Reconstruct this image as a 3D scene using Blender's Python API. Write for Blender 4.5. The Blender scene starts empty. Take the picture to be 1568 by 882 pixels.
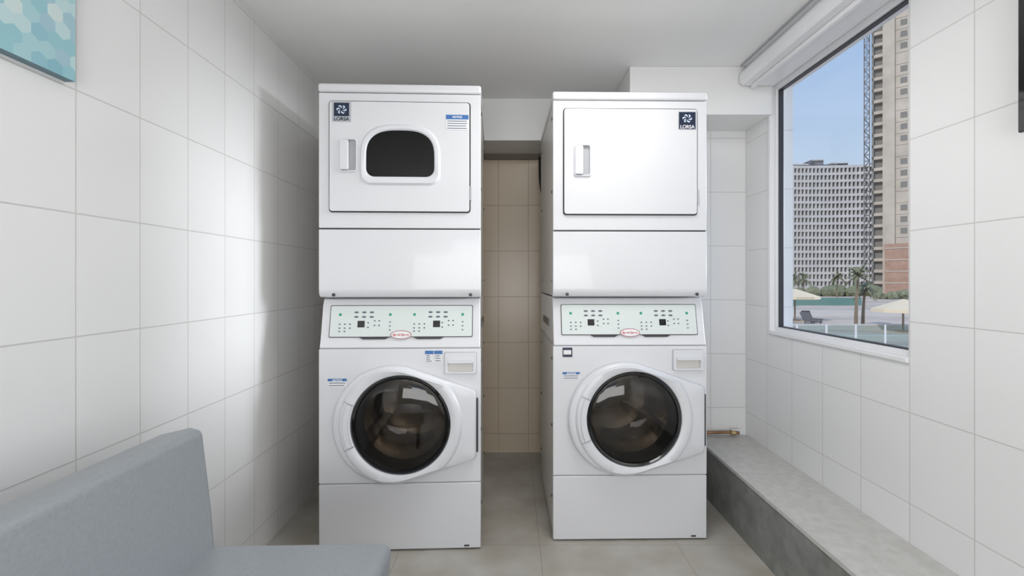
import bpy, bmesh, math, random
from mathutils import Vector, Matrix
random.seed(4)
scene = bpy.context.scene
scene.view_settings.view_transform = 'Standard'
scene.view_settings.look = 'None'

# ------------------------------------------------------------ constants
CAMZ = 1.155
XL, XR = -1.07, 1.325
YB, YR = 3.15, -1.6
ZC = 2.24
GZ = CAMZ - 3.4

# ------------------------------------------------------------ materials
def mat(name, col, rough=0.5, metal=0.0, noise=0.0, nscale=8.0, bump=0.0, coat=0.0, col2=None):
    m = bpy.data.materials.new(name); m.use_nodes = True
    nt = m.node_tree; b = nt.nodes['Principled BSDF']
    b.inputs['Base Color'].default_value = (*col, 1)
    b.inputs['Roughness'].default_value = rough
    b.inputs['Metallic'].default_value = metal
    b.inputs['Coat Weight'].default_value = coat
    if noise > 0 or bump > 0 or col2:
        tc = nt.nodes.new('ShaderNodeTexCoord')
        n = nt.nodes.new('ShaderNodeTexNoise'); n.inputs['Scale'].default_value = nscale
        n.inputs['Detail'].default_value = 6
        nt.links.new(tc.outputs['Object'], n.inputs['Vector'])
        if noise > 0 or col2:
            r = nt.nodes.new('ShaderNodeValToRGB')
            c2 = col2 if col2 else tuple(min(1, c*(1+noise)) for c in col)
            c1 = col if col2 else tuple(c*(1-noise) for c in col)
            r.color_ramp.elements[0].color = (*c1, 1); r.color_ramp.elements[0].position = 0.3
            r.color_ramp.elements[1].color = (*c2, 1); r.color_ramp.elements[1].position = 0.7
            nt.links.new(n.outputs['Fac'], r.inputs['Fac'])
            nt.links.new(r.outputs['Color'], b.inputs['Base Color'])
        if bump > 0:
            bp = nt.nodes.new('ShaderNodeBump'); bp.inputs['Strength'].default_value = bump
            bp.inputs['Distance'].default_value = 0.01
            nt.links.new(n.outputs['Fac'], bp.inputs['Height'])
            nt.links.new(bp.outputs['Normal'], b.inputs['Normal'])
    return m

def tile_mat(name, axis, w, h, u0, v0, col=(0.85,0.85,0.85), grout=(0.67,0.66,0.64), mortar=0.0018, rough=0.28, vaxis='Z', noise=0.0, nscale=5, dirt=None, bumpd=0.0015):
    m = bpy.data.materials.new(name); m.use_nodes = True
    nt = m.node_tree; b = nt.nodes['Principled BSDF']; b.inputs['Roughness'].default_value = rough
    g = nt.nodes.new('ShaderNodeNewGeometry'); s = nt.nodes.new('ShaderNodeSeparateXYZ')
    nt.links.new(g.outputs['Position'], s.inputs[0])
    def off(sock, o):
        a = nt.nodes.new('ShaderNodeMath'); a.operation = 'SUBTRACT'
        nt.links.new(sock, a.inputs[0]); a.inputs[1].default_value = o; return a.outputs[0]
    c = nt.nodes.new('ShaderNodeCombineXYZ')
    nt.links.new(off(s.outputs[axis], u0), c.inputs[0]); nt.links.new(off(s.outputs[vaxis], v0), c.inputs[1])
    br = nt.nodes.new('ShaderNodeTexBrick')
    br.offset = 0.0; br.squash = 1.0
    br.inputs['Scale'].default_value = 1.0
    br.inputs['Brick Width'].default_value = w; br.inputs['Row Height'].default_value = h
    br.inputs['Mortar Size'].default_value = mortar; br.inputs['Mortar Smooth'].default_value = 0.3
    br.inputs['Color1'].default_value = (*col, 1); br.inputs['Color2'].default_value = (*[x*0.97 for x in col], 1)
    br.inputs['Mortar'].default_value = (*grout, 1)
    nt.links.new(c.outputs[0], br.inputs['Vector'])
    colout = br.outputs['Color']
    n = nt.nodes.new('ShaderNodeTexNoise'); n.inputs['Scale'].default_value = nscale; n.inputs['Detail'].default_value = 8
    nt.links.new(g.outputs['Position'], n.inputs['Vector'])
    if noise > 0:
        r = nt.nodes.new('ShaderNodeValToRGB')
        r.color_ramp.elements[0].position = 0.3; r.color_ramp.elements[1].position = 0.72
        r.color_ramp.elements[0].color = (*(dirt or (1-noise,)*3), 1); r.color_ramp.elements[1].color = (1, 1, 1, 1)
        nt.links.new(n.outputs['Fac'], r.inputs['Fac'])
        mx = nt.nodes.new('ShaderNodeMix'); mx.data_type = 'RGBA'; mx.blend_type = 'MULTIPLY'
        mx.inputs[0].default_value = 1.0
        nt.links.new(colout, mx.inputs[6]); nt.links.new(r.outputs['Color'], mx.inputs[7]); colout = mx.outputs[2]
    nt.links.new(colout, b.inputs['Base Color'])
    n2 = nt.nodes.new('ShaderNodeTexNoise'); n2.inputs['Scale'].default_value = 9; n2.inputs['Detail'].default_value = 1
    nt.links.new(g.outputs['Position'], n2.inputs['Vector'])
    a = nt.nodes.new('ShaderNodeMath'); a.operation = 'MULTIPLY_ADD'
    nt.links.new(br.outputs['Fac'], a.inputs[0]); a.inputs[1].default_value = -1.0
    nt.links.new(n2.outputs['Fac'], a.inputs[2])
    bp = nt.nodes.new('ShaderNodeBump'); bp.inputs['Strength'].default_value = 0.8; bp.inputs['Distance'].default_value = bumpd
    nt.links.new(a.outputs[0], bp.inputs['Height']); nt.links.new(bp.outputs['Normal'], b.inputs['Normal'])
    return m

M_tileL = tile_mat('tile_left', 'Y', 0.2, 0.303, 1.157-2.0, 0.105)
M_tileR = tile_mat('tile_right', 'Y', 0.22, 0.303, 1.571-2.2, 0.105)
M_tileB = tile_mat('tile_back_warm_lit', 'X', 0.2, 0.305, -2.09, 0.125, col=(0.66,0.55,0.42), grout=(0.42,0.34,0.25))  # beige tone is the gap's warm light, put into the tile colour
M_tileP = tile_mat('tile_pillar', 'X', 0.2, 0.305, -0.875, 0.125)
M_paint = mat('white_paint', (0.84,0.84,0.83), 0.6, bump=0.05, nscale=60)
M_ceil = mat('ceiling_paint', (0.88,0.88,0.87), 0.7, bump=0.05, nscale=40)
M_floor = tile_mat('floor_tile', 'X', 0.6, 0.6, 0.12-1.2, 2.05-4.2, vaxis='Y', col=(0.53,0.515,0.48), grout=(0.38,0.36,0.33), mortar=0.0015, rough=0.45, noise=0.3, nscale=5, dirt=(0.72,0.68,0.61), bumpd=0.0006)
M_ledge = mat('ledge_stone', (0.52,0.515,0.495), 0.5, nscale=30, col2=(0.61,0.605,0.59), bump=0.05)
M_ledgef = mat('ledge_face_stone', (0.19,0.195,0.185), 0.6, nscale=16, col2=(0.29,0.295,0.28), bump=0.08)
M_white = mat('appliance_enamel', (0.715,0.72,0.745), 0.28, coat=0.2)
M_white2 = mat('appliance_plastic', (0.70,0.71,0.74), 0.33)
M_side = mat('appliance_side', (0.66,0.64,0.61), 0.35)
M_grey = mat('grey_plastic', (0.42,0.43,0.45), 0.4)
M_black = mat('black_rubber', (0.015,0.015,0.016), 0.45)
M_gloss = mat('black_gloss', (0.008,0.008,0.009), 0.06, coat=0.5)
M_steel = mat('drum_steel', (0.46,0.42,0.36), 0.24, metal=1.0, noise=0.12, nscale=30)
M_dsteel = mat('dark_steel', (0.10,0.10,0.10), 0.35, metal=0.7)
M_blue = mat('sticker_blue', (0.05,0.16,0.42), 0.5)
M_navy = mat('sticker_navy', (0.012,0.02,0.05), 0.4)
M_stick = mat('sticker_white', (0.80,0.81,0.83), 0.5)
M_stickg = mat('sticker_silver', (0.46,0.48,0.51), 0.4)
M_ink = mat('sticker_ink', (0.10,0.12,0.18), 0.6)
M_logo = mat('logo_white_blue', (0.6,0.7,0.85), 0.4)
M_red = mat('badge_red', (0.55,0.04,0.03), 0.4)
M_green = mat('button_green', (0.02,0.32,0.20), 0.4)
M_plate = mat('control_plate', (0.68,0.735,0.72), 0.35)
M_pad = mat('button_pad', (0.13,0.14,0.17), 0.5)
M_vinyl = mat('bench_vinyl', (0.33,0.355,0.38), 0.42, noise=0.05, nscale=120, bump=0.08)
M_frame = mat('window_frame_white', (0.84,0.84,0.85), 0.35)
M_dark = mat('dark_gasket', (0.04,0.04,0.045), 0.4)
M_copper = mat('pipe_brown', (0.30,0.17,0.09), 0.45, metal=0.4, noise=0.3, nscale=40)
M_brass = mat('valve_brass', (0.6,0.48,0.25), 0.3, metal=0.9)
M_brown = mat('strip_brown', (0.20,0.17,0.14), 0.7)

def glass_mat(name, tint, f0=0.04, f90=0.6, rough=0.02):
    m = bpy.data.materials.new(name); m.use_nodes = True
    nt = m.node_tree; nt.nodes.remove(nt.nodes['Principled BSDF'])
    t = nt.nodes.new('ShaderNodeBsdfTransparent'); t.inputs['Color'].default_value = (*tint, 1)
    g = nt.nodes.new('ShaderNodeBsdfGlossy'); g.inputs['Roughness'].default_value = rough
    f = nt.nodes.new('ShaderNodeLayerWeight'); f.inputs['Blend'].default_value = 0.5
    p = nt.nodes.new('ShaderNodeMath'); p.operation = 'POWER'; p.inputs[1].default_value = 4.0
    a = nt.nodes.new('ShaderNodeMath'); a.operation = 'MULTIPLY_ADD'; a.use_clamp = True
    a.inputs[1].default_value = f90; a.inputs[2].default_value = f0
    nt.links.new(f.outputs['Facing'], p.inputs[0]); nt.links.new(p.outputs[0], a.inputs[0])
    mx = nt.nodes.new('ShaderNodeMixShader')
    nt.links.new(a.outputs[0], mx.inputs[0]); nt.links.new(t.outputs[0], mx.inputs[1]); nt.links.new(g.outputs[0], mx.inputs[2])
    nt.links.new(mx.outputs[0], nt.nodes['Material Output'].inputs['Surface'])
    return m
M_wglass = glass_mat('window_glass', (0.97,0.98,0.99), 0.02, 0.3)
M_dglass = glass_mat('door_glass', (0.56,0.54,0.52), 0.05, 0.6, 0.03)
M_dryglass = glass_mat('dryer_glass', (0.22,0.22,0.23), 0.03, 0.5, 0.05)
M_bglass = glass_mat('balustrade_glass', (0.82,0.90,0.88), 0.08, 0.5)

# ------------------------------------------------------------ mesh helpers
def new_obj(name, bm, mats, parent=None, bevel=0.0, seg=2, smooth=False, angle=35):
    bmesh.ops.recalc_face_normals(bm, faces=bm.faces)
    me = bpy.data.meshes.new(name); bm.to_mesh(me); bm.free()
    for m in mats: me.materials.append(m)
    o = bpy.data.objects.new(name, me); scene.collection.objects.link(o)
    if parent: o.parent = parent
    if bevel > 0:
        md = o.modifiers.new('bevel', 'BEVEL'); md.width = bevel; md.segments = seg
        md.limit_method = 'ANGLE'; md.angle_limit = math.radians(angle)
        smooth = True
    if smooth:
        for p in me.polygons: p.use_smooth = True
        try:
            bpy.context.view_layer.objects.active = o
            o.select_set(True); bpy.ops.object.shade_smooth_by_angle(angle=math.radians(40)); o.select_set(False)
        except Exception: pass
    return o

def box(bm, x0, x1, y0, y1, z0, z1, mi=0):
    vs = [bm.verts.new((x, y, z)) for x in (x0, x1) for y in (y0, y1) for z in (z0, z1)]
    for f in ((0,1,3,2),(4,6,7,5),(0,4,5,1),(2,3,7,6),(0,2,6,4),(1,5,7,3)):
        fc = bm.faces.new([vs[i] for i in f]); fc.material_index = mi

def boxes(name, lst, mats, parent=None, bevel=0.0, seg=2):
    bm = bmesh.new()
    for b in lst:
        box(bm, *b[:6], b[6] if len(b) > 6 else 0)
    return new_obj(name, bm, mats, parent, bevel, seg)

def prism(bm, pts, y0, y1, mi=0):           # polygon in XZ, extruded along Y
    a = [bm.verts.new((p[0], y0, p[1])) for p in pts]; b = [bm.verts.new((p[0], y1, p[1])) for p in pts]
    fs = [bm.faces.new(a), bm.faces.new(b[::-1])]
    n = len(pts)
    for i in range(n): fs.append(bm.faces.new((a[i], b[i], b[(i+1)%n], a[(i+1)%n])))
    for f in fs: f.material_index = mi

def prismx(bm, pts, x0, x1, mi=0):          # polygon in YZ, extruded along X
    a = [bm.verts.new((x0, p[0], p[1])) for p in pts]; b = [bm.verts.new((x1, p[0], p[1])) for p in pts]
    fs = [bm.faces.new(a), bm.faces.new(b[::-1])]
    n = len(pts)
    for i in range(n): fs.append(bm.faces.new((a[i], b[i], b[(i+1)%n], a[(i+1)%n])))
    for f in fs: f.material_index = mi

def rrect(x0, x1, z0, z1, r, n=6):
    pts = []
    for cx, cz, a0 in ((x1-r, z1-r, 0), (x0+r, z1-r, 90), (x0+r, z0+r, 180), (x1-r, z0+r, 270)):
        for i in range(n+1):
            a = math.radians(a0+90*i/n); pts.append((cx+r*math.cos(a), cz+r*math.sin(a)))
    return pts

def ring_loops(bm, loops, mi=0, cap_last=False, cap_first=False):
    vv = [[bm.verts.new(p) for p in l] for l in loops]
    n = len(loops[0])
    for a, b in zip(vv[:-1], vv[1:]):
        for i in range(n):
            f = bm.faces.new((a[i], a[(i+1)%n], b[(i+1)%n], b[i])); f.material_index = mi
    if cap_last: bm.faces.new(vv[-1]).material_index = mi
    if cap_first: bm.faces.new(vv[0][::-1]).material_index = mi

def revolve(bm, prof, cx, cz, n=72, mi=0, cap_last=False):
    loops = [[(cx+r*math.cos(2*math.pi*i/n), y, cz+r*math.sin(2*math.pi*i/n)) for i in range(n)] for r, y in prof]
    ring_loops(bm, loops, mi, cap_last)

def frame_loop(bm, outer, inner, y0, y1, mi=0):
    ring_loops(bm, [[(p[0], y1, p[1]) for p in outer], [(p[0], y0, p[1]) for p in outer],
                    [(p[0], y0, p[1]) for p in inner], [(p[0], y1, p[1]) for p in inner]], mi)

def tube(name, pts, r, m, parent=None, res=8):
    cu = bpy.data.curves.new(name, 'CURVE'); cu.dimensions = '3D'; cu.bevel_depth = r; cu.bevel_resolution = 4; cu.use_fill_caps = True
    sp = cu.splines.new('NURBS'); sp.points.add(len(pts)-1); sp.use_endpoint_u = True; sp.order_u = 3; sp.resolution_u = res
    for p, q in zip(sp.points, pts): p.co = (*q, 1)
    cu.materials.append(m)
    o = bpy.data.objects.new(name, cu); scene.collection.objects.link(o)
    if parent: o.parent = parent
    return o

def label(name, txt, size, loc, m, parent, rx=90, ext=0.0002, bold=True):
    cu = bpy.data.curves.new(name, 'FONT'); cu.body = txt; cu.size = size; cu.extrude = ext
    cu.align_x = 'CENTER'; cu.align_y = 'CENTER'; cu.offset = 0.0004 if bold else 0
    cu.materials.append(m)
    o = bpy.data.objects.new(name, cu); scene.collection.objects.link(o); o.parent = parent
    o.location = loc; o.rotation_euler = (math.radians(rx), 0, 0)
    return o

def empty(name, loc=(0,0,0), rz=0):
    e = bpy.data.objects.new(name, None); scene.collection.objects.link(e)
    e.location = loc; e.rotation_euler = (0, 0, rz); e.empty_display_size = 0.1
    return e

# ------------------------------------------------------------ room shell
T = 0.12
boxes('floor', [(XL-T, XR+T, YR-T, YB+T, -0.1, 0)], [M_floor])
boxes('ceiling', [(XL-T, XR+T, YR-T, YB+T, ZC, ZC+0.1)], [M_ceil])
boxes('wall_left', [(XL-T, XL, YR, YB, 0, ZC)], [M_tileL])
boxes('wall_back', [(XL-T, XR+T, YB, YB+T, 0, ZC)], [M_tileB])
WY0, WY1, WZ0, WZ1 = 1.572, 2.425, 0.888, 2.145
boxes('wall_right', [(XR, XR+T, YR, WY0, 0, ZC), (XR, XR+T, WY1, YB, 0, ZC),
                     (XR, XR+T, WY0, WY1, 0, WZ0), (XR, XR+T, WY0, WY1, WZ1, ZC)], [M_tileR])
boxes('wall_rear', [(XL-T, -0.45, YR-T, YR, 0, ZC), (0.55, XR+T, YR-T, YR, 0, ZC), (-0.45, 0.55, YR-T, YR, 2.1, ZC)], [M_paint])
boxes('wall_pillar', [(0.93, XR, 2.67, YB, 0, ZC)], [M_tileP])
boxes('ceiling_soffit', [(XL, 0.93, 2.83, YB, 1.99, ZC)], [M_paint])
boxes('ceiling_beam', [(0.60, XR, 2.40, 2.83, 1.995, ZC)], [M_paint], bevel=0.003)
boxes('back_strip_1', [(XL, 0.93, YB-0.02, YB, 1.955, 1.99)], [M_brown])  # dark brown strip along the top of the back wall
bm = bmesh.new()
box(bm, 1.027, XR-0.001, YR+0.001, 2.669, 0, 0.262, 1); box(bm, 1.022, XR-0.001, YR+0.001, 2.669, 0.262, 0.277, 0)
new_obj('ledge', bm, [M_ledge, M_ledgef])

# rear glazed door
d = empty('door_1', (0, YR-0.06, 0))
boxes('door_frame', [(-0.45,-0.40,-0.03,0.03,0,2.1),(0.50,0.55,-0.03,0.03,0,2.1),(-0.40,0.50,-0.03,0.03,2.04,2.1),(-0.40,0.50,-0.03,0.03,0,0.08)], [M_frame], d)
boxes('door_pane', [(-0.40,0.50,-0.005,0.005,0.08,2.04)], [M_wglass], d)

# window
w = empty('window_1', (XR, 0, 0))
fx0, fx1 = 0.018, 0.060
def wframe(name, y0, y1, z0, z1, t, x0, x1, m):
    return boxes(name, [(x0,x1,y0,y0+t,z0,z1),(x0,x1,y1-t,y1,z0,z1),(x0,x1,y0+t,y1-t,z0,z0+t),(x0,x1,y0+t,y1-t,z1-t,z1)], [m], w, bevel=0.002)
wframe('outer_frame', WY0, WY1, WZ0, WZ1, 0.026, fx0, fx1, M_frame)
wframe('gasket', WY0+0.026, WY1-0.026, WZ0+0.026, WZ1-0.026, 0.005, fx0+0.012, fx1-0.005, M_dark)
boxes('pane', [(0.042,0.046,WY0+0.03,WY1-0.03,WZ0+0.03,WZ1-0.03)], [M_wglass], w)
boxes('sill', [(-0.010,0.03,WY0+0.001,WY1-0.001,WZ0-0.012,WZ0+0.006)], [M_frame], w, bevel=0.003)
boxes('jamb_trim', [(-0.004,0.03,WY1-0.008,WY1+0.016,WZ0,WZ1)], [M_frame], w, bevel=0.002)

# roller blind cassette
rb = empty('roller_blind', (0, 0, 0))
bm = bmesh.new()
pts = [(XR-0.001, ZC-0.002), (1.165, ZC-0.002)]
for i in range(9):
    a = math.radians(90+90*i/8)
    pts.append((1.205+0.055*math.cos(a), 2.178+0.045*math.sin(a)))
pts += [(1.150, 2.150), (1.165, 2.135), (XR-0.001, 2.135)]
prism(bm, pts, 0.7, 2.385)
new_obj('cassette', bm, [M_frame], rb, bevel=0.002)
boxes('bottom_bar', [(1.20,1.222,0.72,2.37,2.115,2.135)], [M_frame], rb, bevel=0.004)
boxes('track', [(1.155,1.162,0.7,2.385,2.232,2.2385)], [M_grey], rb)

# copper pipe on ledge
p = empty('water_pipe', (0,0,0))
tube('pipe', [(1.06,2.645,0.296),(1.15,2.640,0.298),(1.22,2.635,0.302),(1.27,2.64,0.296)], 0.009, M_copper, p)
bm = bmesh.new(); revolve(bm, [(0.001,-0.012),(0.014,-0.012),(0.014,0.012),(0.001,0.012)], 0,0, 16)
o = new_obj('valve', bm, [M_brass], p, smooth=True); o.location=(1.235,2.635,0.298); o.rotation_euler=(0,0,math.radians(90))
boxes('valve_handle', [(1.225,1.275,2.628,2.642,0.312,0.318)], [M_frame], p, bevel=0.002)
tube('drain_hose', [(0.185,3.10,1.96),(0.183,3.09,1.85),(0.19,3.09,1.75),(0.23,3.09,1.60),(0.24,3.09,1.0),(0.24,3.09,0.015)], 0.010, M_black)

# ------------------------------------------------------------ stacked laundry machine
W = 0.683; H = 1.984; DEP = 0.70
def px(x): return (x-489)/367.5
def pz(y): return (845-y)/361.5

def cut(obj, cutter):
    md = obj.modifiers.new('b', 'BOOLEAN'); md.operation = 'DIFFERENCE'; md.object = cutter; md.solver = 'EXACT'
    dg = bpy.context.evaluated_depsgraph_get()
    me = bpy.data.meshes.new_from_object(obj.evaluated_get(dg))
    obj.modifiers.clear(); obj.data = me
    bpy.data.objects.remove(cutter)

GX, GZc, GR = 0.350, 0.548, 0.203

def laundry(loc, rz, windowed):
    P = empty('stacked_washer_dryer', loc, rz)
    bm = bmesh.new(); box(bm, 0.002, W-0.002, 0.018, DEP, 0.025, 0.862)
    cab = new_obj('washer_cabinet', bm, [M_side], P)
    bm = bmesh.new(); revolve(bm, [(0.19,-0.05),(0.19,0.42)], GX, GZc, 64, cap_last=True)
    bm.faces.new([v for v in bm.verts if abs(v.co.y+0.05) < 1e-6])
    c = new_obj('cutter', bm, []); c.parent = P
    bpy.context.view_layer.update(); cut(cab, c)
    bm = bmesh.new()
    prism(bm, [(0.0,0.292),(W,0.292),(W,0.860),(0.0,0.860)], 0.0, 0.022)
    fp = new_obj('washer_front', bm, [M_white], P)
    bm = bmesh.new(); revolve(bm, [(0.195,-0.05),(0.195,0.1)], GX, GZc, 64, cap_last=True)
    bm.faces.new([v for v in bm.verts if abs(v.co.y+0.05) < 1e-6])
    c = new_obj('cutter', bm, []); c.parent = P
    bpy.context.view_layer.update(); cut(fp, c)
    md = fp.modifiers.new('bevel','BEVEL'); md.width=0.003; md.segments=2; md.limit_method='ANGLE'
    bm = bmesh.new(); box(bm, 0.0, W, 0.0, 0.03, 0.007, 0.287)
    new_obj('toe_panel', bm, [M_white], P, bevel=0.004)
    boxes('seam_gasket', [(0.004,W-0.004,0.006,0.02,0.284,0.296),(0.004,W-0.004,0.006,0.02,0.858,0.868)], [M_grey], P)
    bm = bmesh.new()
    for fx in (0.05, W-0.05):
        for fy in (0.06, DEP-0.06):
            n=16; loops=[[(fx+r*math.cos(2*math.pi*i/n), fy+r*math.sin(2*math.pi*i/n), z) for i in range(n)] for r,z in ((0.02,0.0),(0.02,0.012),(0.008,0.014),(0.008,0.03))]
            ring_loops(bm, loops, 0, True, True)
    new_obj('feet', bm, [M_black], P)
    # drum
    bm = bmesh.new()
    revolve(bm, [(0.200,-0.006),(0.188,0.004),(0.186,0.03),(0.175,0.05)], GX, GZc, 72, 1)
    revolve(bm, [(0.175,0.05),(0.186,0.07),(0.186,0.36),(0.17,0.38),(0.09,0.385),(0.085,0.372),(0.03,0.37),(0.001,0.37)], GX, GZc, 72, 0)
    for k in range(3):
        a = math.radians(90+120*k)
        ux, uz = math.cos(a), math.sin(a); tx, tz = -uz, ux
        pr = [(0.186,-0.035),(0.15,-0.012),(0.145,0),(0.15,0.012),(0.186,0.035)]
        l = [[(GX+ux*r+tx*t, y, GZc+uz*r+tz*t) for r, t in pr] for y in (0.075, 0.37)]
        ring_loops(bm, l, 0, True, True)
    new_obj('drum', bm, [M_steel, M_black], P, smooth=True)
    # door hull plate
    cx0, r0 = px(604), 0.248
    hull = []
    xr, zt, zb = px(733), pz(597), pz(702)
    cz0 = GZc-0.004
    def tangent(px_, pz_, sgn):
        dx, dz = px_-cx0, pz_-cz0; dd = math.hypot(dx, dz); base = math.atan2(dz, dx); al = math.acos(min(1,r0/dd))
        return base + sgn*al
    a_t = tangent(xr, zt, +1); a_b = tangent(xr, zb, -1)
    if a_b < 0: a_b += 2*math.pi
    for i in range(81):
        a = a_t + (a_b-a_t)*i/80; hull.append((cx0+r0*math.cos(a), cz0+r0*math.sin(a)))
    hull.append((xr-0.01, zb-0.002)); hull.append((xr, zb+0.010)); hull.append((xr, zt-0.010)); hull.append((xr-0.01, zt+0.002))
    def cast(a):
        d = Vector((math.cos(a), math.sin(a))); best = None
        for i in range(len(hull)):
            p1 = Vector(hull[i]); p2 = Vector(hull[(i+1)%len(hull)]); e = p2-p1; q = p1-Vector((GX, GZc))
            den = d.x*e.y-d.y*e.x
            if abs(den) < 1e-9: continue
            t = (q.x*e.y-q.y*e.x)/den; s = (q.x*d.y-q.y*d.x)/den
            if t > 0 and -1e-6 <= s <= 1+1e-6: best = t if best is None else max(best, t)
        return best
    N = 144
    def lp(f_r, y): return [(GX+f_r(i)*math.cos(2*math.pi*i/N), y, GZc+f_r(i)*math.sin(2*math.pi*i/N)) for i in range(N)]
    R = [cast(2*math.pi*i/N) for i in range(N)]
    bm = bmesh.new()
    ring_loops(bm, [lp(lambda i: R[i]-0.004, -0.001), lp(lambda i: R[i], -0.006), lp(lambda i: R[i], -0.022), lp(lambda i: R[i]-0.004, -0.029),
                    lp(lambda i: R[i]-0.010, -0.032), lp(lambda i: min(R[i]-0.012, 0.262), -0.034),
                    lp(lambda i: min(R[i]-0.013, 0.257), -0.034), lp(lambda i: min(R[i]-0.016, 0.251), -0.045), lp(lambda i: min(R[i]-0.019,0.244), -0.049),
                    lp(lambda i: 0.218, -0.047), lp(lambda i: 0.208, -0.041), lp(lambda i: 0.204, -0.028), lp(lambda i: 0.201, -0.001)])
    new_obj('door_bezel', bm, [M_white2], P, smooth=True)
    bm = bmesh.new()
    for k in (-1, 1):
        a = math.radians(180 - k*24); c, s = math.cos(a), math.sin(a); t = (-s, c)
        pa = (GX+0.209*c, GZc+0.209*s); pb = (GX+0.252*c, GZc+0.252*s)
        pts = [(pa[0]+t[0]*0.0015,pa[1]+t[1]*0.0015),(pb[0]+t[0]*0.0015,pb[1]+t[1]*0.0015),(pb[0]-t[0]*0.0015,pb[1]-t[1]*0.0015),(pa[0]-t[0]*0.0015,pa[1]-t[1]*0.0015)]
        prism(bm, pts, -0.051, -0.036, 1)
    n = 24; L = []
    for rr, yy in ((0.213,-0.044),(0.213,-0.056),(0.234,-0.056),(0.240,-0.044)):
        L.append([(GX+rr*math.cos(math.radians(157+46*i/n)), yy, GZc+rr*math.sin(math.radians(157+46*i/n))) for i in range(n+1)])
    vv = [[bm.verts.new(q) for q in l] for l in L]
    for a, b in zip(vv[:-1], vv[1:]):
        for i in range(n): bm.faces.new((a[i], a[i+1], b[i+1], b[i]))
    bm.faces.new([v[0] for v in vv]); bm.faces.new([v[-1] for v in vv][::-1])
    new_obj('door_grip', bm, [M_white2, M_grey], P, smooth=True)
    bm = bmesh.new(); revolve(bm, [(0.205,-0.040),(0.200,-0.043),(0.192,-0.041),(0.186,-0.030),(0.184,-0.005)], GX, GZc, 96)
    new_obj('glass_gasket', bm, [M_gloss], P, smooth=True)
    bm = bmesh.new()
    revolve(bm, [(0.190,-0.036),(0.180,-0.040),(0.150,-0.046),(0.110,-0.051),(0.06,-0.054),(0.02,-0.055),(0.001,-0.055)], GX, GZc, 96)
    new_obj('door_glass', bm, [M_dglass], P, smooth=True)
    bm = bmesh.new()
    revolve(bm, [(0.186,-0.02),(0.165,0.02),(0.150,0.06),(0.135,0.095),(0.10,0.115),(0.05,0.122),(0.001,0.123)], GX, GZc+0.0, 96)
    new_obj('glass_bowl', bm, [M_dglass], P, smooth=True)
    boxes('door_hinge', [(xr-0.001, xr+0.008, -0.018, 0.0, pz(692), pz(610), 0)], [M_dark], P, bevel=0.002)
    # detergent drawer
    x0, x1, z0, z1 = px(683), px(734), pz(573), pz(539)
    bm = bmesh.new()
    frame_loop(bm, rrect(x0,x1,z0,z1,0.008), rrect(x0+0.002,x1-0.002,z0+0.002,z1-0.002,0.007), -0.001, 0.004, 1)
    frame_loop(bm, rrect(x0+0.003,x1-0.003,z0+0.003,z1-0.003,0.007), rrect(x0+0.016,x1-0.016,z0+0.010,z1-0.036,0.006), -0.012, 0.004, 0)
    prism(bm, rrect(x0+0.014,x1-0.014,z0+0.008,z1-0.034,0.006), -0.0015, -0.0005, 2)
    prism(bm, rrect(x0+0.016,x1-0.016,z1-0.046,z1-0.030,0.005), -0.020, -0.004, 0)
    new_obj('detergent_drawer', bm, [M_white2, M_grey, M_side], P, bevel=0.0015)
    # console
    bm = bmesh.new()
    prof = [(0.0,0.868),(0.003,0.875),(0.012,0.905),(0.042,1.045),(0.055,1.07),(0.07,1.075),(DEP,1.075),(DEP,0.864),(0.0,0.864)]
    prismx(bm, prof, 0.003, W-0.003)
    new_obj('control_console', bm, [M_white], P, bevel=0.004)
    ang = math.atan2(0.042-0.012, 1.045-0.905)
    C = empty('control_panel', (0, 0.012, 0.905)); C.parent = P; C.rotation_euler = (-ang, 0, 0)
    Lz = lambda y: (519-y)/361.5*1.02 + 0.003
    a0, a1, b0, b1 = px(503), px(727), Lz(519), Lz(470)
    bm = bmesh.new()
    prism(bm, rrect(a0,a1,b0,b1,0.006), -0.003, 0.001, 0)
    prism(bm, rrect(a0+0.003,a1-0.003,b0+0.003,b1-0.003,0.005), -0.0045, 0.001, 1)
    new_obj('plate', bm, [M_dark, M_plate], C)
    bm = bmesh.new()
    for cx in (552, 669+1):
        prism(bm, rrect(px(cx-5.5),px(cx+5.5),Lz(504),Lz(494),0.001), -0.0052, -0.004, 0)
    def dot(x, y, r, mi, sx=1.0):
        prism(bm, [(px(x)+sx*r*math.cos(2*math.pi*i/12), Lz(y)+r*math.sin(2*math.pi*i/12)) for i in range(12)], -0.0055, -0.004, mi)
    for gx in (519, 597, 635, 711): dot(gx, 484.5, 0.0062, 1)
    for ox in (0, 116):
        for i, (bx, by) in enumerate([(544,481),(556,481),(568,481),(544,488),(556,488),(568,488)]): dot(bx+ox, by, 0.0042, 2, 2.3)
        for i, (bx, by) in enumerate([(519,499),(527,499),(535,499),(519,505),(527,505),(535,505),(519,510),(527,510),(563,497),(563,504),(573,494),(573,501),(580,494),(580,501)]): dot(bx+ox, by, 0.0030, 2, 1.3)
    for gx in (597, 711):
        for yy in (496,502,508): dot(gx, yy, 0.0026, 2, 1.6)
    new_obj('buttons', bm, [M_gloss, M_green, M_pad, M_stickg], C)
    bm = bmesh.new()
    for lx0, lx1 in ((548,598),(632,684)):
        prism(bm, [(px(lx0),Lz(518)),(px(lx1),Lz(518)),(px(lx1-8),Lz(522)),(px(lx0+8),Lz(522))], -0.005, 0.0, 1)
    el = lambda rx, rz: [(px(615)+rx*math.cos(2*math.pi*i/32), Lz(515.5)+rz*math.sin(2*math.pi*i/32)) for i in range(32)]
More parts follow.
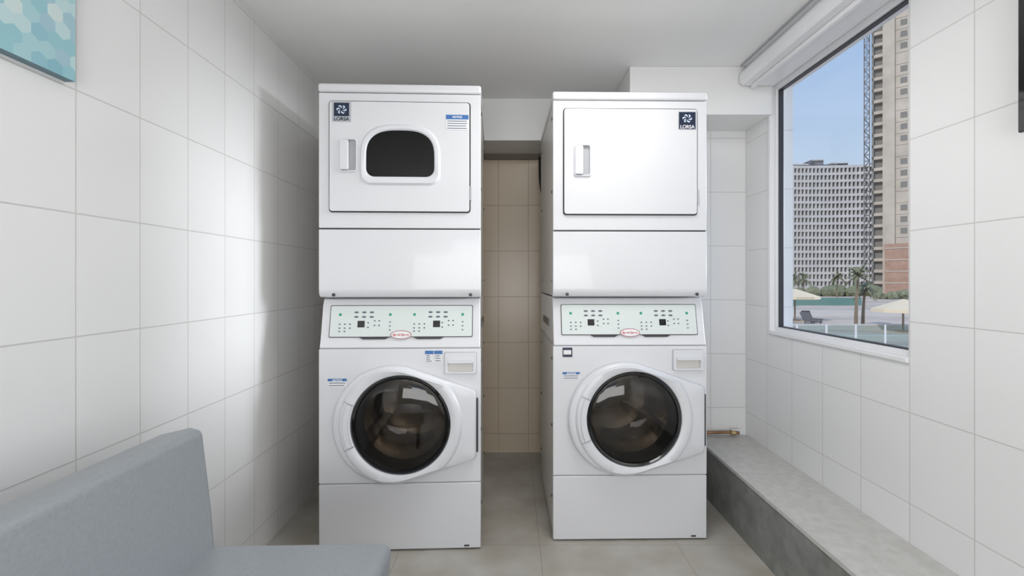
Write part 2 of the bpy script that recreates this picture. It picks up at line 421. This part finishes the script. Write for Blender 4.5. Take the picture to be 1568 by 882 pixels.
    prism(bm, el(0.046,0.020), -0.007, 0.0, 0); prism(bm, el(0.043,0.0175), -0.008, 0.0, 2); prism(bm, el(0.041,0.0157), -0.0088, 0.0, 3)
    new_obj('badge', bm, [M_stickg, M_dark, M_red, M_stick], C)
    label('badge_text', 'Speed Queen', 0.0125, (px(615), -0.009, Lz(515.5)), M_red, C)
    # dryer
    bm = bmesh.new(); box(bm, 0.002, W-0.002, 0.012, DEP, 1.082, 1.945)
    new_obj('dryer_cabinet', bm, [M_side], P, bevel=0.003)
    bm = bmesh.new()
    prof = [(0.0,1.367),(0.0,1.115),(0.003,1.095),(0.012,1.082),(0.03,1.078),(0.05,1.078),(0.05,1.367)]
    prismx(bm, prof, 0.0, W)
    new_obj('dryer_lower_panel', bm, [M_white], P, bevel=0.0025)
    boxes('dryer_seam', [(0.004,W-0.004,0.006,0.03,1.362,1.378)], [M_dark], P)
    bm = bmesh.new(); box(bm, 0.0, W, 0.0, 0.03, 1.373, 1.945)
    new_obj('dryer_front', bm, [M_white], P, bevel=0.003)
    bm = bmesh.new(); box(bm, -0.002, W+0.002, -0.006, DEP, 1.948, 1.984)
    new_obj('dryer_top', bm, [M_white], P, bevel=0.009, seg=3)
    bm = bmesh.new()
    for sx in (512, 724): revolve(bm, [(0.007,0.001),(0.007,-0.004),(0.004,-0.006),(0.0005,-0.006)], px(sx), pz(451), 12)
    new_obj('screws', bm, [M_dark], P)
    # dryer door
    x0, x1, z0, z1 = px(505), px(724), pz(325), pz(154.5)
    bm = bmesh.new()
    prism(bm, rrect(x0,x1,z0,z1,0.014), -0.003, 0.001)
    new_obj('dryer_door_gasket', bm, [M_black], P)
    ix0, ix1, iz0, iz1 = x0+0.005, x1-0.005, z0+0.005, z1-0.005
    bm = bmesh.new()
    prism(bm, rrect(ix0,ix1,iz0,iz1,0.011), -0.012, -0.001)
    door = new_obj('dryer_door', bm, [M_white], P)
    hx0, hx1, hz0, hz1 = px(522), px(550), pz(264), pz(213)
    def cutit(pts, y0, y1):
        b = bmesh.new(); prism(b, pts, y0, y1); c = new_obj('cutter', b, []); c.parent = P
        bpy.context.view_layer.update(); cut(door, c)
    cutit(rrect(hx0+0.003,hx1-0.003,hz0+0.003,hz1-0.003,0.010), -0.05, -0.004)
    if windowed:
        def dome(x0,x1,z0,z1,k):
            pts = []; r = 0.035*k; cxm=(x0+x1)/2; hw=(x1-x0)/2; zmid = z0+(z1-z0)*0.40
            for i in range(25):
                a = math.pi*i/24; ca, sa = math.cos(a), math.sin(a)
                e = 0.70
                pts.append((cxm+hw*math.copysign(abs(ca)**e, ca), zmid+(z1-zmid)*sa**e if sa > 1e-6 else zmid))
            for c0, a0 in (((x0+r, z0+r), 180), ((x1-r, z0+r), 270)):
                for i in range(7):
                    a = math.radians(a0+90*i/6); pts.append((c0[0]+r*math.cos(a), c0[1]+r*math.sin(a)))
            return pts
        din = dome(px(563), px(668), pz(271), pz(200), 1.0)
        cutit(din, -0.05, 0.02)
        dout = dome(px(553), px(678), pz(284), pz(190), 1.3)
        dmid = dome(px(556), px(675), pz(280.5), pz(193.5), 1.2)
        dmi2 = dome(px(561), px(670), pz(274), pz(198), 1.1)
        bm = bmesh.new()
        ring_loops(bm, [[(q[0],-0.011,q[1]) for q in dout],[(q[0],-0.021,q[1]) for q in dmid],[(q[0],-0.021,q[1]) for q in dmi2],[(q[0],-0.016,q[1]) for q in din],[(q[0],-0.002,q[1]) for q in din]])
        new_obj('window_bezel', bm, [M_white2], P, smooth=True)
        bm = bmesh.new(); prism(bm, din, -0.013, -0.011); new_obj('dryer_glass', bm, [M_dryglass], P)
        bm = bmesh.new(); prism(bm, din, -0.0045, -0.0035, 0)
        for k in range(9):
            zz = pz(266-k*7.5); prism(bm, [(px(570),zz),(px(661),zz),(px(661),zz+0.003),(px(570),zz+0.003)], -0.008, -0.0045, 1)
        new_obj('dryer_grille', bm, [M_black, M_dsteel], P)
    md = door.modifiers.new('bevel','BEVEL'); md.width=0.003; md.segments=2; md.limit_method='ANGLE'
    for pl in door.data.polygons: pl.use_smooth=False
    bm = bmesh.new()
    ho = rrect(hx0,hx1,hz0,hz1,0.012); hi = rrect(hx0+0.006,hx1-0.006,hz0+0.006,hz1-0.006,0.009)
    frame_loop(bm, ho, hi, -0.019, -0.006, 0)
    hxm = hx0+(hx1-hx0)*0.52
    prism(bm, rrect(hx0+0.005,hxm,hz0+0.008,hz1-0.008,0.006), -0.026, -0.006, 0)
    new_obj('dryer_handle', bm, [M_white2], P, bevel=0.002)
    bm = bmesh.new(); prism(bm, hi, -0.0055, -0.004, 0); new_obj('handle_recess', bm, [M_grey], P)
    boxes('dryer_hinge', [(x1-0.004,x1+0.004,-0.012,0.0,pz(306),pz(284))], [M_grey], P, bevel=0.001)
    # stickers
    yd = -0.0125
    bm = bmesh.new()
    lx = px(511) if windowed else 0.551
    def sq(x0,z0,x1,z1,y,mi,th=0.0006): box(bm, x0,x1,y-th,y,z0,z1,mi)
    lw, zt_, zb_ = 0.079, pz(157.5), pz(188)
    if not windowed: zt_, zb_ = pz(160), pz(189)
    sq(lx, zb_, lx+lw, zt_, yd, 0)
    if windowed: sq(lx+0.008, zb_+0.024, lx+lw-0.008, zt_-0.004, yd-0.0006, 1)
    else: sq(lx+0.003, zb_+0.003, lx+lw-0.003, zt_-0.003, yd-0.0006, 1)
    cxl, czl = lx+lw/2, (zb_+0.022+zt_-0.003)/2
    for k in range(6):
        a = math.radians(60*k)
        pts = []
        for t, r in ((0,0.005),(25,0.015),(50,0.022),(75,0.020),(55,0.014),(30,0.008)):
            q = a+math.radians(t); pts.append((cxl+r*math.cos(q), czl+r*math.sin(q)*0.9))
        prism(bm, pts, yd-0.0016, yd-0.0012, 2)
    new_obj('logo_sticker', bm, [M_stickg, M_navy, M_logo], P)
    label('logo_text', 'LORSA', 0.021, (cxl, yd-0.0015, zb_+0.012), M_navy if windowed else M_stick, P)
    def notice(x0,z0,x1,z1,y,head=True, nl=4):
        sq(x0,z0,x1,z1,y,0)
        hh = (z1-z0)*0.30
        if head: sq(x0,z1-hh,x1,z1,y-0.0006,1)
        zz = z1-hh
        for k in range(nl):
            zl = zz-(k+0.7)*(zz-z0)/(nl+0.4)
            sq(x0+0.005,zl-0.0016,x1-0.005-random.random()*0.012,zl+0.0012,y-0.0006,2)
    bm = bmesh.new()
    txts = []
    if windowed:
        notice(px(686),pz(198),px(721),pz(175),yd); txts.append((px(703.5), yd-0.0013, pz(178.5)))
        notice(px(503),pz(592),px(532),pz(579),-0.0005,True,2); txts.append((px(517.5), -0.002, pz(581.5)))
        notice(px(653),pz(555),px(666),pz(537),-0.0005,True,4); notice(px(667),pz(555),px(680),pz(537),-0.0005,True,3)
    else:
        sq(0.042, pz(551), 0.085, pz(536), -0.0005, 3); sq(0.046, pz(547), 0.08, pz(540), -0.0011, 0)
        notice(0.042,pz(587),0.118,pz(575),-0.0005,True,2); txts.append((0.08,-0.002,pz(577.3)))
    new_obj('notice_stickers', bm, [M_stick, M_blue, M_ink, M_navy], P)
    for i, t in enumerate(txts): label('notice_text', 'NOTICE', 0.011, t, M_stick, P)
    boxes('toe_screw', [(px(714),px(722),-0.002,0.0,0.016,0.022)], [M_dark], P)
    bm = bmesh.new()
    for sx in (-0.0005, W+0.0005):
        for zz in (0.18,0.5,0.80,1.15,1.55,1.88):
            for yy in (0.05, 0.64):
                box(bm, sx-0.0025, sx+0.0025, yy-0.005, yy+0.005, zz-0.005, zz+0.005)
        box(bm, sx-0.002, sx+0.0025, 0.2,0.5,0.93,0.96)
    new_obj('side_fasteners', bm, [M_dsteel], P)
    return P

laundry((-0.816, 1.990, 0), math.radians(2.3), True)
laundry((0.181, 2.079, 0), math.radians(1.0), False)

# ------------------------------------------------------------ bench
B = empty('upholstered_bench', (0.012,0,0))
def cushion(name, pts, y0, y1, bev):
    bm = bmesh.new(); prism(bm, pts, y0, y1)
    return new_obj(name, bm, [M_vinyl], B, bevel=bev, seg=5, angle=30)
cushion('seat', [(-0.86,0.34),(-0.335,0.34),(-0.325,0.455),(-0.345,0.467),(-0.78,0.462),(-0.86,0.462)], 0.25, 1.235, 0.022)
cushion('backrest', [(-0.885,0.35),(-0.775,0.35),(-0.79,0.55),(-0.815,0.765),(-0.845,0.772),(-0.93,0.752)], 0.25, 1.23, 0.014)
boxes('base_frame', [(-0.84,-0.37,0.30,1.18,0.29,0.34)], [M_dark], B, bevel=0.004)
boxes('legs', [(-0.83,-0.79,0.32,0.36,0,0.30),(-0.42,-0.38,0.32,0.36,0,0.30),(-0.83,-0.79,1.12,1.16,0,0.30),(-0.42,-0.38,1.12,1.16,0,0.30)], [M_dsteel], B, bevel=0.003)

# ------------------------------------------------------------ hexagon artwork
A = empty('wall_art', (0,0,0))
ay0, ay1, az0, az1 = 0.40, 1.129, 1.628, 2.12
boxes('canvas', [(XL+0.0005, XL+0.024, ay0, ay1, az0, az1)], [mat('canvas_edge',(0.16,0.25,0.29),0.6)], A)
pal = [(0.24,0.48,0.56),(0.30,0.55,0.61),(0.38,0.61,0.65),(0.50,0.68,0.70),(0.28,0.52,0.60),(0.60,0.72,0.71),(0.36,0.55,0.63),(0.68,0.72,0.66)]
hm = [mat('hex_teal_%d'%i, c, 0.5) for i, c in enumerate(pal)]
bm = bmesh.new(); R = 0.021; row = 0
z = az0-0.02
while z < az1+0.05:
    y = ay0-0.03 + (R*math.sqrt(3)/2 if row%2 else 0)
    while y < ay1+0.05:
        vs = [bm.verts.new((XL+0.0248, y+R*1.0*math.sin(math.pi/3*i), z+R*math.cos(math.pi/3*i))) for i in range(6)]
        zz = (z-az0)/(az1-az0)
        k = random.choice([0,1,1,2,4,6]) if zz+0.3*random.random() < 0.30 else random.choice([1,2,2,3,3,5,7,6])
        bm.faces.new(vs).material_index = k
        y += R*math.sqrt(3)
    z += R*1.5; row += 1
for co, no in (((0,ay0,0),(0,-1,0)),((0,ay1,0),(0,1,0)),((0,0,az0),(0,0,-1)),((0,0,az1),(0,0,1))):
    bmesh.ops.bisect_plane(bm, geom=bm.verts[:]+bm.edges[:]+bm.faces[:], plane_co=co, plane_no=no, clear_outer=True)
new_obj('hexagon_print', bm, hm, A)

# ------------------------------------------------------------ wall television
TV = empty('television', (0,0,0))
boxes('screen', [(1.262,1.290,0.30,1.178,1.52,2.02)], [M_gloss], TV, bevel=0.004)
boxes('mount', [(1.289,XR-0.001,0.60,0.90,1.65,1.88)], [M_dark], TV)

# ------------------------------------------------------------ lamps
def area(name, loc, rot, sx, sy, power, col=(1,1,1), parent=None):
    l = bpy.data.lights.new(name, 'AREA'); l.shape = 'RECTANGLE'; l.size = sx; l.size_y = sy; l.energy = power; l.color = col
    o = bpy.data.objects.new(name, l); scene.collection.objects.link(o); o.location = loc; o.rotation_euler = rot
    if parent: o.parent = parent
    return o
L = empty('ceiling_fill', (0.35, 1.50, ZC))  # unseen ceiling panel, added to light the room and the left wall
boxes('fill_housing', [(-0.25,0.25,-0.25,0.25,-0.02,-0.0005)], [M_frame], L, bevel=0.003)
area('fill_panel', (0,0,-0.025), (0,0,0), 0.45, 0.45, 8.5, (1,0.98,0.96), L)
L2 = empty('rear_fill', (0.1, YR, 1.05))  # unseen upward fill behind the camera, added to brighten ceiling and walls
area('fill_panel', (0,0.12,0), (math.radians(124),0,0), 1.9, 1.2, 46, (1,0.995,0.985), L2)

s = bpy.data.lights.new('sun', 'SUN'); s.energy = 2.2; s.angle = math.radians(0.6); s.color = (1,0.95,0.88)
so = bpy.data.objects.new('sun', s); scene.collection.objects.link(so)
so.rotation_euler = Vector((0.75, 0.55, -0.75)).to_track_quat('-Z','Y').to_euler()
s2 = bpy.data.lights.new('sky_glow', 'SUN'); s2.energy = 2.6; s2.angle = math.radians(17); s2.color = (0.97,0.985,1)
so2 = bpy.data.objects.new('sky_glow', s2); scene.collection.objects.link(so2)
so2.rotation_euler = Vector((-1.0, 0.03, -0.13)).to_track_quat('-Z','Y').to_euler()

# ------------------------------------------------------------ exterior
M_sand = mat('sand', (0.52,0.43,0.36), 0.9, noise=0.2, nscale=0.25)
M_conc = mat('hotel_concrete', (0.64,0.61,0.58), 0.8, noise=0.08, nscale=0.2)
M_hdark = mat('hotel_recess', (0.20,0.20,0.21), 0.6, noise=0.4, nscale=0.4)
M_tower = mat('tower_concrete', (0.54,0.47,0.39), 0.85, noise=0.12, nscale=0.3)
M_tdark = mat('tower_opening', (0.22,0.205,0.18), 0.7)
M_brick = mat('tower_brick', (0.42,0.26,0.19), 0.9, noise=0.15, nscale=0.8)
M_umb = mat('umbrella_cloth', (0.80,0.66,0.47), 0.8)
M_leaf = mat('palm_leaf', (0.20,0.21,0.12), 0.7, noise=0.3, nscale=3)
M_trunk = mat('palm_trunk', (0.25,0.19,0.13), 0.9)
M_steelr = mat('crane_steel', (0.12,0.11,0.11), 0.6)
M_fence = mat('fence_green', (0.15,0.29,0.25), 0.6)

boxes('ground', [(-40,400,-60,600,GZ-0.5,GZ)], [M_sand])

bm = bmesh.new()
R0 = 120.0; cx, cy = 118.0, 190.0-R0; FL = 17; FH = 2.85; base = GZ
bays = 60; da = math.radians(0.72)
def arc(i, r): a = math.radians(90) - (i-bays/2)*da; return (cx+r*math.cos(a)*1.0, cy+r*math.sin(a))
def arcbox(i0, i1, r0, r1, z0, z1, mi):
    p = [arc(i0,r0), arc(i1,r0), arc(i1,r1), arc(i0,r1)]
    lo = [bm.verts.new((*q, z0)) for q in p]; hi = [bm.verts.new((*q, z1)) for q in p]
    fs = [bm.faces.new(lo[::-1]), bm.faces.new(hi)] + [bm.faces.new((lo[k], lo[(k+1)%4], hi[(k+1)%4], hi[k])) for k in range(4)]
    for f in fs: f.material_index = mi
for i in range(bays):
    top = FL*FH + (0 if i % 13 < 8 else 1.6)
    arcbox(i, i+1, R0+1.4, R0+12, base, base+top, 1)
    for f in range(FL+1):
        arcbox(i, i+1, R0, R0+1.5, base+f*FH-0.2, base+f*FH+0.8, 0)
    arcbox(i-0.15, i+0.15, R0-0.05, R0+1.5, base, base+FL*FH+0.6, 0)
for i0, i1, h in ((14,18,2.4),(20,24,3.2),(28,32,2.2),(33,36,4.0),(38,42,2.6)):
    arcbox(i0, i1, R0+3, R0+9, base+FL*FH, base+FL*FH+h, 1)
    arcbox(i0, i1, R0+2.5, R0+9.5, base+FL*FH+h-0.5, base+FL*FH+h, 0)
new_obj('hotel_building', bm, [M_conc, M_hdark])

# construction tower, its front turned towards the beach (south-west)
bm = bmesh.new(); TH = 84
box(bm, 0.4, 24, 0.8, 18, 0, TH, 1)
nf = 32; fh = TH/nf
for f in range(nf+1):
    box(bm, 0, 2.6, 0, 18.2, f*fh-0.25, f*fh+0.45, 0)
    box(bm, 2.6, 24.5, 0.3, 18.2, f*fh-0.12, f*fh+0.12, 0)
box(bm, 2.0, 4.2, -0.2, 1.2, 0, TH, 0)
box(bm, 0, 0.4, 0, 0.9, 0, TH, 0)
box(bm, 4.2, 24, 0.4, 1.0, 0, TH, 0)
for f in range(5,nf):
    for k in range(5):
        if (k*3+f*5) % 4 == 0: continue
        box(bm, 5.2+k*3.6, 6.4+k*3.6, 0.35, 0.6, f*fh+0.7, f*fh+2.0, 1)
box(bm, 2.4, 24.2, -1.2, 0.4, 0, 11.5, 2)
for f in range(5):
    box(bm, 2.4, 24.3, -1.3, -1.1, f*fh-0.12, f*fh+0.12, 0)
tw = new_obj('construction_tower', bm, [M_tower, M_tdark, M_brick])
tw.location = (83.9, 110, GZ); tw.rotation_euler = (0, 0, math.radians(-38))

bm = bmesh.new(); ms = 1.0
for dx in (0, ms):
    for dy in (0, ms): box(bm, dx-0.08, dx+0.08, dy-0.08, dy+0.08, 0, 68)
k = 0; flip = 0
while k < 67:
    for dy in (0, ms):
        box(bm, 0, ms, dy-0.05, dy+0.05, k-0.05, k+0.05)
        a = (0, k) if flip else (ms, k); b = (ms, k+1.4) if flip else (0, k+1.4)
        prism(bm, [(a[0]-0.06,a[1]),(a[0]+0.06,a[1]),(b[0]+0.06,b[1]),(b[0]-0.06,b[1])], dy-0.04, dy+0.04)
    k += 1.4; flip = 1-flip
box(bm, -14, 26, 0.4, 0.9, 67, 67.8)
cm = new_obj('crane_mast', bm, [M_steelr]); cm.location = (81.4, 109.0, GZ); cm.rotation_euler = (0, 0, math.radians(-38))

def umbrella(x, y, r, h):
    bm = bmesh.new(); n = 8
    rim = [(x+r*math.cos(2*math.pi*i/n+0.3), y+r*math.sin(2*math.pi*i/n+0.3), GZ+h-0.65) for i in range(n)]
    low = [(a, b, c-0.2) for a, b, c in rim]
    t = bm.verts.new((x, y, GZ+h)); rv = [bm.verts.new(q) for q in rim]; lv = [bm.verts.new(q) for q in low]
    for i in range(n):
        bm.faces.new((t, rv[i], rv[(i+1)%n])); bm.faces.new((rv[i], lv[i], lv[(i+1)%n], rv[(i+1)%n]))
    box(bm, x-0.04, x+0.04, y-0.04, y+0.04, GZ, GZ+h, 1)
    box(bm, x-0.3, x+0.3, y-0.3, y+0.3, GZ, GZ+0.12, 1)
    new_obj('patio_umbrella', bm, [M_umb, M_trunk])
umbrella(23.4, 39, 1.8, 2.65); umbrella(25.3, 30.5, 1.7, 2.15)

def palm(x, y, h, s):
    bm = bmesh.new()
    n = 8; loops = []
    for k in range(6):
        t = k/5; loops.append([(x+0.15*t*t+(0.13-0.06*t)*math.cos(2*math.pi*i/n), y+(0.13-0.06*t)*math.sin(2*math.pi*i/n), GZ+h*t) for i in range(n)])
    ring_loops(bm, loops, 1, True, True)
    for j in range(26):
        a = 2*math.pi*j/26+random.random()*0.3; up = random.uniform(-0.2, 1.7); prev = None
        for k in range(8):
            t = k/7; r = s*t*(1-0.28*up); zz = GZ+h+s*(1.1*up*t - 0.95*t*t+0.1)
            wd = (0.11*math.sin(math.pi*min(1,t*0.9+0.1))+0.015)*(1 if k%2 else 0.75)*s
            c = (x+0.15+r*math.cos(a), y+r*math.sin(a)); px_, py_ = -math.sin(a)*wd, math.cos(a)*wd
            cur = [bm.verts.new((c[0]+px_, c[1]+py_, zz-0.08)), bm.verts.new((c[0], c[1], zz)), bm.verts.new((c[0]-px_, c[1]-py_, zz-0.08))]
            if prev:
                bm.faces.new((prev[0], prev[1], cur[1], cur[0])); bm.faces.new((prev[1], prev[2], cur[2], cur[1]))
            prev = cur
    new_obj('palm_tree', bm, [M_leaf, M_trunk])
palm(24.8, 34.0, 3.5, 1.0); palm(25.9, 34.8, 2.6, 0.8); palm(39.5, 64, 3.2, 1.3); palm(50, 84, 3.5, 1.6); palm(62, 90, 3.6, 1.6)

bm = bmesh.new()
for k in range(22):
    x = 40+k*1.6; y = 100+random.uniform(-5,3); r = random.uniform(0.7,1.5)
    m4 = Matrix.Translation((x, y, GZ+r*0.7)) @ Matrix.Diagonal((1.3,1,1,1))
    bmesh.ops.create_icosphere(bm, subdivisions=2, radius=r, matrix=m4)
for k in range(22):
    x = 64+k*1.5; y = 82+random.uniform(-2,2); r = random.uniform(0.6,1.1)
    m4 = Matrix.Translation((x, y, GZ+r*0.7)) @ Matrix.Diagonal((1.3,1,1,1))
    bmesh.ops.create_icosphere(bm, subdivisions=2, radius=r, matrix=m4)
for v in bm.verts: v.co += Vector((random.uniform(-.15,.15),random.uniform(-.15,.15),random.uniform(-.2,.2)))
new_obj('hedge', bm, [M_leaf])
boxes('green_fence', [(22,36,60,60.1,GZ,GZ+1.7),(36.2,46,62,62.1,GZ,GZ+1.0)], [M_fence])
boxes('planter_wall', [(18,44,32.0,32.4,GZ,GZ+0.35),(14,30,26.0,26.3,GZ,GZ+0.30),(20,60,44,44.4,GZ,GZ+0.5)], [M_conc])  # low solid walls running across the terrace
bal = empty('glass_balustrade', (0,0,0))
boxes('rail', [(13+k*1.5,13.05+k*1.5,24.0,24.06,GZ,GZ+1.1) for k in range(12)], [M_frame], bal)
boxes('panels', [(13.1+k*1.5,14.45+k*1.5,24.02,24.04,GZ+0.08,GZ+1.05) for k in range(11)], [M_bglass], bal)
bm = bmesh.new()
for k in range(6):
    x = 18.0+k*1.1; y = 35.0+(k%2)*1.6
    box(bm, x, x+0.65, y, y+1.3, GZ+0.25, GZ+0.33); prismx(bm, [(y+1.25,GZ+0.3),(y+1.32,GZ+0.3),(y+1.75,GZ+0.85),(y+1.68,GZ+0.88)], x, x+0.65)
    for lx in (x+0.05, x+0.55):
        for ly in (y+0.1, y+1.15): box(bm, lx, lx+0.05, ly, ly+0.05, GZ, GZ+0.27)
new_obj('sun_loungers', bm, [M_steelr])

# ------------------------------------------------------------ world
wd = bpy.data.worlds.new('sky'); scene.world = wd; wd.use_nodes = True
nt = wd.node_tree; bg = nt.nodes['Background']
tc = nt.nodes.new('ShaderNodeTexCoord'); sp = nt.nodes.new('ShaderNodeSeparateXYZ'); cr = nt.nodes.new('ShaderNodeValToRGB')
nt.links.new(tc.outputs['Generated'], sp.inputs[0]); nt.links.new(sp.outputs['Z'], cr.inputs['Fac']); nt.links.new(cr.outputs['Color'], bg.inputs['Color'])
cr.color_ramp.elements[0].position = 0.0; cr.color_ramp.elements[0].color = (0.68,0.76,0.86,1)
cr.color_ramp.elements[1].position = 0.55; cr.color_ramp.elements[1].color = (0.28,0.47,0.82,1)
e = cr.color_ramp.elements.new(0.22); e.color = (0.53,0.67,0.86,1)
bg.inputs['Strength'].default_value = 1.0

# ------------------------------------------------------------ camera
cam = bpy.data.cameras.new('camera'); co = bpy.data.objects.new('camera', cam); scene.collection.objects.link(co)
cam.sensor_width = 36; cam.lens = 722/1568*36; cam.shift_y = -13/1568; cam.clip_start = 0.05; cam.clip_end = 2000
co.location = (0, 0, CAMZ); co.rotation_euler = (math.radians(90), 0, 0)
scene.camera = co
